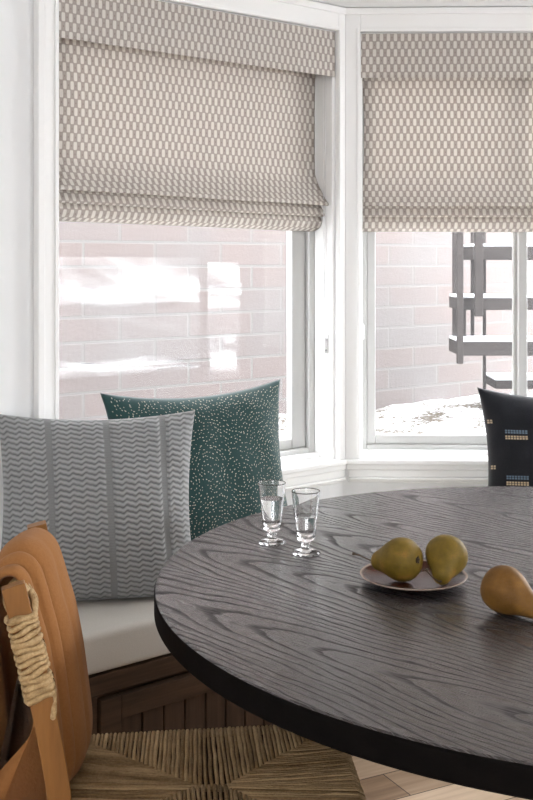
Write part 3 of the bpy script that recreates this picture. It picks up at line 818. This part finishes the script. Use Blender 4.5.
# ------------------------------------------------------------------ glasses
def glass(X, Y, water, label, rz=0):
    r = empty('drinking_glass', (X, Y, TZ + .0005), rz)
    tag(r, label, 'glass', 'stemmed glasses of water')
    H, ro, rb, zb = .1235, .0285, .0185, .031
    prof = [(0, .003), (.016, .0028), (.0262, .0), (.0285, .0010), (.0288, .0026), (.022, .0058), (.012, .0085), (.0066, .0115), (.0062, .0135), (.0098, .0155), (.0104, .0172), (.0098, .0190), (.0066, .0208), (.0075, .0228), (.0125, .0250), (.0165, .0280), (rb, .0325), (.0195, .040)]
    for k in range(1, 9):
        f = k / 8; prof.append((.0195 + (ro - .0195) * f, .040 + (H - .040) * f))
    prof[-1:] = [(ro - .0003, H - .0016), (ro, H - .0004)]
    prof.append((ro - .0007, H + .0004)); prof.append((ro - .0014, H - .0004)); prof.append((ro - .0016, H - .0016))
    inner = []
    for k in range(8, -1, -1):
        f = k / 8; inner.append((.0195 + (ro - .0195) * f - .0015, .040 + (H - .040) * f))
    inner = inner[1:] + [(.0168, .0355), (.0125, .0325), (.006, .0310), (0, .0306)]
    bm = bmesh.new(); lathe(bm, prof + inner, 64)
    finish('goblet', bm, M_crystal, r, smooth=True)
    def ri(z): return .0195 + (ro - .0195) * max(0, (z - .040)) / (H - .040) - .0015
    wp = [(0, .0307), (.006, .0311), (.0125, .0326), (.0168, .0356), (.0180, .040)]
    z = .040
    while z < water - .001:
        wp.append((ri(z), z)); z += .006
    wp = [(max(0, a - .0001) if a else 0, b) for a, b in wp]
    wp += [(ri(water) - .0001, water - .0012), (ri(water) - .0001, water), (ri(water) - .0010, water - .0005), (ri(water) - .003, water - .0007), (0, water - .0008)]
    bm = bmesh.new(); lathe(bm, wp, 64); o = finish('water', bm, M_water, r, smooth=True); o['label'] = 'clear water in the glass'
glass(.0113, 2.234, .0915, 'left stemmed glass, fuller with water, nearer the teal pillow')
glass(.0778, 2.154, .0745, 'right stemmed glass, half full of water, nearer the pears', .4)

# ------------------------------------------------------------------ plate and pears
pl = None
bm = bmesh.new()
lathe(bm, [(0, .002), (.045, .002), (.047, 0), (.052, 0), (.055, .003), (.075, .0065), (.090, .0115), (.0955, .0150), (.0962, .0162), (.0952, .0168), (.092, .0155), (.076, .0102), (.056, .0070), (.030, .0060), (0, .0060)], 72)
PLX, PLY = (413.5 - 266.5) / F_PX * 1.958, 1.958
pl = finish('plate', bm, M_plate, smooth=True, mat=Matrix.Translation((PLX, PLY, TZ + .0004)))
tag(pl, 'small round reddish brown glazed plate with a pale rim, holding two pears', 'plate')

def pear(X, Y, zrest, axis, r0, L, bend, mat, label, stem_curve, roll=0.0, lift=0.0, seed=0):
    """axis points from the body to the neck"""
    root = empty('pear'); ax = Vector(axis).normalized()
    up = Vector((0, 0, 1)); side = ax.cross(up).normalized(); up2 = side.cross(ax)
    Rm = Matrix((side, up2, ax)).transposed().to_4x4()
    prof = [(0, -.80), (.06, -.83), (.13, -.93), (.24, -.985), (.45, -.93), (.70, -.78), (.89, -.52), (.985, -.22), (1.0, .05), (.95, .34), (.83, .66), (.68, .96), (.56, 1.22), (.475, 1.46), (.40, 1.66), (.28, 1.80), (.13, 1.87), (.06, 1.855), (0, 1.845)]
    P = smooth_path([(a, 0, b) for a, b in prof], 3)
    scale_l = L / 2.87
    bm = bmesh.new(); n = 40; rings = []
    def bendf(z): return Vector((0, bend * max(0, z) ** 2, 0))
    for p in P:
        z = p.z * scale_l; rr = max(0, p.x) * r0
        ring = []
        for k in range(n):
            a = 2 * math.pi * k / n
            q = rr * (1 + .035 * nz(math.cos(a) * 1.2 + seed, math.sin(a) * 1.2, z * 14) + .012 * math.cos(5 * a) * max(0, -p.z))
            ring.append(bm.verts.new(Vector((q * math.cos(a), q * math.sin(a), z)) + bendf(z)))
        rings.append(ring)
    for a, b in zip(rings[:-1], rings[1:]):
        for k in range(n): bm.faces.new((a[k], a[(k + 1) % n], b[(k + 1) % n], b[k]))
    bmesh.ops.remove_doubles(bm, verts=bm.verts[:], dist=1e-5)
    bmesh.ops.transform(bm, matrix=Rm @ Matrix.Rotation(roll, 4, 'Z'), verts=bm.verts[:])
    zmin = min(v.co.z for v in bm.verts)
    root.location = (X, Y, zrest - zmin + lift)
    finish('body', bm, mat, root, smooth=True)
    M2 = Rm @ Matrix.Rotation(roll, 4, 'Z')
    zt = 1.83 * scale_l
    pts = [M2 @ (bendf(zt) + Vector((0, 0, zt - .006)))]
    tip0 = M2 @ (bendf(zt) + Vector((0, 0, zt + .003)))
    pts.append(tip0)
    for s in stem_curve: pts.append(tip0 + Vector(s))
    bm = bmesh.new(); sp = smooth_path(pts, 5); m = len(sp)
    tube(bm, sp, [.0017 + .0004 * math.cos(i / m * 6) + (.0009 if i > m - 4 else 0) for i in range(m)], 10)
    finish('stem', bm, M_stem, root, smooth=True)
    bm = bmesh.new()
    for k in range(5):
        a = 2 * math.pi * k / 5; c = Vector((math.cos(a), math.sin(a), 0))
        z0 = -.93 * scale_l
        tube(bm, [M2 @ (c * .0015 + Vector((0, 0, z0 + .002))), M2 @ (c * .0045 + Vector((0, 0, z0 - .0015))), M2 @ (c * .0075 + Vector((0, 0, z0 - .0012)))], [.0022, .0018, .0006], 6)
    finish('calyx', bm, M_stem, root, smooth=True)
    tag(root, label, 'pear', 'ripe pears on the table')
    return root
pear(.2420, 1.945, TZ + .0072, (-.74, .62, -.13), .0385, .098, -1.5, M_pear, 'green-brown pear on the plate, lying on its side with its stem to the left',
     [(-.012, .004, .004), (-.024, .006, .009), (-.036, .006, .012)], seed=1)
pear(.3225, 1.953, TZ + .0092, (-.30, -.78, -.40), .0375, .092, -2.0, M_pear, 'yellow-green pear on the plate, right one, neck pointing down to the front',
     [(-.010, -.006, .006), (-.019, -.008, .015), (-.026, -.007, .024)], seed=5)
pear(.3905, 1.790, TZ + .0004, (.72, -.64, -.29), .0385, .104, -1.2, M_pear2, 'russet brown pear lying directly on the table, right of the plate',
     [(.010, 0, .002), (.020, -.002, .006)], seed=9)

# ------------------------------------------------------------------ rush chair
SZ = .452
RF, RN, FF_, FN = Vector((-.345, 2.005, 0)), Vector((-.315, 1.655, 0)), Vector((.128, 2.060, 0)), Vector((.165, 1.585, 0))   # rear far, rear near, front far, front near corners
ch = empty('dining_chair', (-.1, 1.83, 0))
tag(ch, 'wooden chair with woven rush seat and cord-wrapped back post, under the camel throw', 'chair')
inv = -Vector(ch.location)
def cadd(name, bm, mat, smooth=False, bevel=0):
    bmesh.ops.translate(bm, vec=inv, verts=bm.verts[:]); return finish(name, bm, mat, ch, smooth=smooth, bevel=bevel)
def cen(): return (RF + RN + FF_ + FN) / 4
TONE = None
# seat: cords run from each rail to the diagonals, then turn to the next rail
bm = bmesh.new(); TONE = bm.verts.layers.float.new('tone')
CT_ = cen(); e0 = CT_.lerp((RF + RN) / 2, .10); e1 = CT_.lerp((FF_ + FN) / 2, .10)
corners = [RF, FF_, FN, RN]
def mid(i): return e0 if i in (0, 3) else e1
random.seed(3)
def ptz(p, z): return Vector((p.x, p.y, z))
for i in range(4):
    A, B = corners[i], corners[(i + 1) % 4]; mA, mB = mid(i), mid((i + 1) % 4)
    L = (B - A).length; n = int(L / .0078)
    out = Vector(((B - A).y, -(B - A).x, 0)).normalized()
    if (A - CT_).dot(out) < 0: out = -out
    for k in range(n):
        s = (k + .5) / n
        p = A.lerp(B, s)
        # inner end on the path A -> mA -> mB -> B
        if s < .46: q = A.lerp(mA, s / .46)
        elif s > .54: q = B.lerp(mB, (1 - s) / .46)
        else: q = mA.lerp(mB, (s - .46) / .08)
        j = lambda a=.0009: Vector((random.uniform(-a, a), random.uniform(-a, a), random.uniform(-a, a)))
        dist = (p - q).length; rad = .0036 * random.uniform(.85, 1.15)
        pts = [ptz(p + out * .004, SZ - .040), ptz(p + out * .014, SZ - .022), ptz(p + out * .010, SZ - .004), ptz(p, SZ + .002)]
        m = max(2, int(dist / .03))
        for w in range(1, m + 1):
            f = w / m; c = p.lerp(q, f); pts.append(ptz(c, SZ + .002 - .006 * math.sin(f * math.pi / 2)) + j())
        pts.append(ptz(q, SZ - .012) + (q - p).normalized() * .004 if dist > 1e-3 else ptz(q, SZ - .012))
        rg = tube(bm, pts, [rad * random.uniform(.86, 1.12) for _ in pts], 7); tone = random.uniform(.5, 1)
        for q_ in rg:
            for w_ in q_: w_[TONE] = tone
v = [bm.verts.new(ptz(c.lerp(CT_, .02), SZ - .010)) for c in corners]; w = [bm.verts.new(ptz(c.lerp(CT_, .02), SZ - .036)) for c in corners]
bm.faces.new(v); bm.faces.new(w[::-1])
for i in range(4): bm.faces.new((v[i], v[(i + 1) % 4], w[(i + 1) % 4], w[i]))
o = cadd('rush_seat', bm, M_rush, smooth=True)

def bar(bm, pts, w, d, ax=Vector((1, 0, 0))):
    """rectangular section bar along a path; w across ax, d across the other"""
    pts = smooth_path(pts, 6); rings = []
    for i, p in enumerate(pts):
        t_ = (pts[min(i + 1, len(pts) - 1)] - pts[max(i - 1, 0)]).normalized()
        a = (ax - t_ * ax.dot(t_)).normalized(); b = t_.cross(a)
        rings.append([bm.verts.new(p + a * sx * w / 2 + b * sy * d / 2) for sx, sy in ((-1, -1), (1, -1), (1, 1), (-1, 1))])
    for r0, r1 in zip(rings[:-1], rings[1:]):
        for k in range(4): bm.faces.new((r0[k], r0[(k + 1) % 4], r1[(k + 1) % 4], r1[k]))
    bm.faces.new(rings[0][::-1]); bm.faces.new(rings[-1])
AX = Vector((.97, .25, 0)).normalized()
def postpath(y_top, x_top, z_top, xs, ys): return [Vector((xs - .075, ys, 0)), Vector((xs - .025, ys, .25)), Vector((xs - .004, ys, .45)), Vector((xs - .016, (ys + y_top) / 2, .60)), Vector((x_top, y_top, z_top))]
near_path = [Vector((-.390, 1.655, 0)), Vector((-.335, 1.655, .25)), Vector((-.312, 1.655, .45)), Vector((-.333, 1.663, .61)), Vector((-.389, 1.672, .832))]
far_path = [Vector((-.43, 1.985, 0)), Vector((-.375, 1.985, .25)), Vector((-.352, 1.980, .45)), Vector((-.365, 1.968, .61)), Vector((-.413, 1.957, .856))]
bm = bmesh.new(); bar(bm, near_path, .036, .034, AX); np_ = cadd('back_post', bm, M_chair, bevel=.002)
bm = bmesh.new(); bar(bm, far_path, .034, .032, AX); cadd('back_post', bm, M_chair, bevel=.002)
for p in (FF_ + Vector((-.012, -.014, 0)), FN + Vector((-.012, .014, 0))):
    bm = bmesh.new(); bar(bm, [Vector((p.x, p.y, 0)), Vector((p.x, p.y, .2)), Vector((p.x, p.y, .442))], .034, .034); cadd('leg', bm, M_chair, bevel=.002)
for a, b, z in ((FF_, FN, .20), (RF + Vector((-.05, 0, 0)), FF_, .14), (RN + Vector((-.05, 0, 0)), FN, .14), (FF_, FN, .30)):
    bm = bmesh.new(); tube(bm, [ptz(a.lerp(b, .02), z), ptz(b.lerp(a, .02), z)], .011, 12); cadd('stretcher', bm, M_chair, smooth=True)
RX0, RX1 = Vector((-.390, 1.680, .801)), Vector((-.406, 1.945, .792))
bm = bmesh.new(); bar(bm, [RX0, RX0.lerp(RX1, .5), RX1], .020, .026); cadd('top_rail', bm, M_chair, bevel=.002)
# rush wrapped in coils round the near post, and round the end of the rail
sp = smooth_path(near_path, 24)
def post_at(z):
    for a, b in zip(sp[:-1], sp[1:]):
        if a.z <= z <= b.z: return a.lerp(b, (z - a.z) / (b.z - a.z + 1e-9)), (b - a).normalized()
    return sp[-1], (sp[-1] - sp[-2]).normalized()
random.seed(5)
bm = bmesh.new(); zt = .788; zb = .662; n = 14
for k in range(n):
    z = zb + (zt - zb) * (k + .5) / n; p, t_ = post_at(z)
    a = (AX - t_ * AX.dot(t_)).normalized(); b = t_.cross(a)
    tilt = .002 + random.uniform(-.0026, .0026); r = .0048 * random.uniform(.88, 1.15); h = .0200
    pts = []
    for q in range(33):
        th = 2 * math.pi * q / 32
        cx, sy = math.cos(th), math.sin(th); sq = 1 / max(abs(cx), abs(sy)) ** .75
        pts.append(p + (a * cx + b * sy) * (h * sq) + t_ * (tilt * cx + .0012 * math.sin(3 * th + k)))
    tube(bm, pts, [r * (1 + .18 * math.sin(q * .9 + k)) for q in range(33)], 8, cap=False)
d = (RX1 - RX0).normalized()
for k in range(4):
    c = RX0 + d * (.014 + k * .0105) + Vector((.003, 0, .001)); pts = []
    for q in range(29):
        th = 2 * math.pi * q / 28
        pts.append(c + Vector((math.cos(th) * .017, 0, math.sin(th) * .0235)) + d * .002 * math.sin(2 * th + k))
    tube(bm, pts, .0054 * random.uniform(.9, 1.15), 8, cap=False)
p0, _ = post_at(.79)
for dx in (.0, .008):
    tube(bm, smooth_path([p0 + Vector((.020, -.010 + dx, -.025)), p0 + Vector((.0215, -.004 + dx, -.004)), p0 + Vector((.019, .012 + dx, .014)), p0 + Vector((.010, .022 + dx, .024))], 6), .0050, 8)
pz, _ = post_at(.655); tube(bm, smooth_path([pz + Vector((.017, .0, .02)), pz + Vector((.020, -.010, -.005)), pz + Vector((.019, -.012, -.022))], 5), [.005] * 10 + [.003], 8)
bmesh.ops.translate(bm, vec=inv, verts=bm.verts[:]); o = finish('rush_wrap', bm, M_wrap, np_, smooth=True); o['label'] = 'coiled straw-coloured rush binding'

# ------------------------------------------------------------------ camel throw over the chair back
prof = [(.012, .30), (.006, .42), (-.006, .54), (-.018, .66), (-.026, .76), (-.015, .814), (.0, .825), (.012, .816), (.020, .795), (.030, .760), (.041, .722), (.0535, .660), (.062, .600), (.068, .545), (.067, .510), (.058, .486), (.040, .474), (.012, .470)]
P = smooth_path([(x, 0, z) for x, z in prof], 6)
bm = bmesh.new(); NV = 72; g = []
m = len(P)
top_i = max(range(m), key=lambda q: P[q].z)
def lobe(v):
    """stacked folds seen at the near edge: offset outward"""
    f1, f2 = .17, .36
    if v < f1: return .013 * math.sqrt(max(0, math.sin(math.pi * min(1, .03 + (v / f1) * .92))))
    if v < f2:
        s = (v - f1) / (f2 - f1); return .006 + .020 * math.sqrt(max(0, math.sin(math.pi * min(1, .03 + s * .90))))
    s = (v - f2) / (1 - f2); return .014 + .023 * min(1, math.sqrt(max(0, math.sin(math.pi * min(.5, .02 + s * 1.4))))) - .006 * max(0, s - .8) / .2
for i in range(NV + 1):
    v = i / NV; row = []
    for k, p in enumerate(P):
        s = k / (m - 1)
        tng = (P[min(k + 1, m - 1)] - P[max(k - 1, 0)]).normalized(); nr = Vector((-tng.z, 0, tng.x)); nr = nr if k else nr
        front = max(0, (k - top_i) / (m - top_i)); backp = max(0, (top_i - k) / top_i)
        off = lobe(v) * (1 - .45 * max(0, front - .72) / .28) * (1 - .75 * min(1, backp * 1.6))
        off -= .007 * math.exp(-((v - .60 - .06 * front) / .055) ** 2) * min(1, front * 1.8) * (1 - max(0, front - .75) * 3)
        x0 = -.399 - .011 * v
        x0 -= .050 * (1 - v) * backp; y = 1.702 + .230 * v
        # fanning of the folds down the front, loose waves
        y += front * (.012 * math.sin(v * 5 + 1) - .015 * (1 - v)) + .006 * nz(s * 5, v * 3, 2)
        wv = .003 * front * math.sin(v * 7 + s * 3) + .003 * nz(s * 5, v * 4, 4) + .010 * backp * math.sin(v * 12)
        q = Vector((x0, y, .010 * (1 - v) * (1 - front))) + p + nr * (off + wv)
        if q.z < .470: q.z = .470 + .1 * (q.z - .47) if front > .5 else q.z
        if front > .6: q.z -= .0 
        row.append(bm.verts.new(q))
    g.append(row)
for a, b in zip(g[:-1], g[1:]):
    for k in range(m - 1): bm.faces.new((a[k], b[k], b[k + 1], a[k + 1]))
# inner layer: hangs under the rail and bellies back over the rear of the seat
P2 = smooth_path([(.016, 0, .740), (.026, 0, .68), (.030, 0, .62), (.022, 0, .580), (-.002, 0, .548), (-.030, 0, .515), (-.052, 0, .478), (-.062, 0, .44), (-.050, 0, .425), (-.030, 0, .455), (.0, 0, .470), (.045, 0, .472), (.060, 0, .50), (.055, 0, .56), (.046, 0, .64), (.034, 0, .70)], 4)
g = []
for i in range(31):
    v = i / 30; row = []
    for k, p in enumerate(P2):
        s = min(1, k / len(P2) * 2)
        b = .007 * math.sin(v * 14 + s * 2) * s + .004 * nz(s * 4, v * 6, 9)
        row.append(bm.verts.new(Vector((-.399 - .011 * v + p.x + b, 1.716 + .19 * v, max(p.z, .47) + .4 * b if p.x > -.02 else p.z + .4 * b - .02 * v))))
    g.append(row)
for a, b in zip(g[:-1], g[1:]):
    for k in range(len(P2)): k2 = (k + 1) % len(P2); bm.faces.new((a[k], b[k], b[k2], a[k2]))
bm.faces.new(g[0]); bm.faces.new(g[-1][::-1])
th = finish('throw_blanket', bm, M_throw, smooth=True)
s = th.modifiers.new('solidify', 'SOLIDIFY'); s.thickness = .009; s.offset = -1
tag(th, 'camel brown wool throw draped in folds over the chair back', 'blanket')
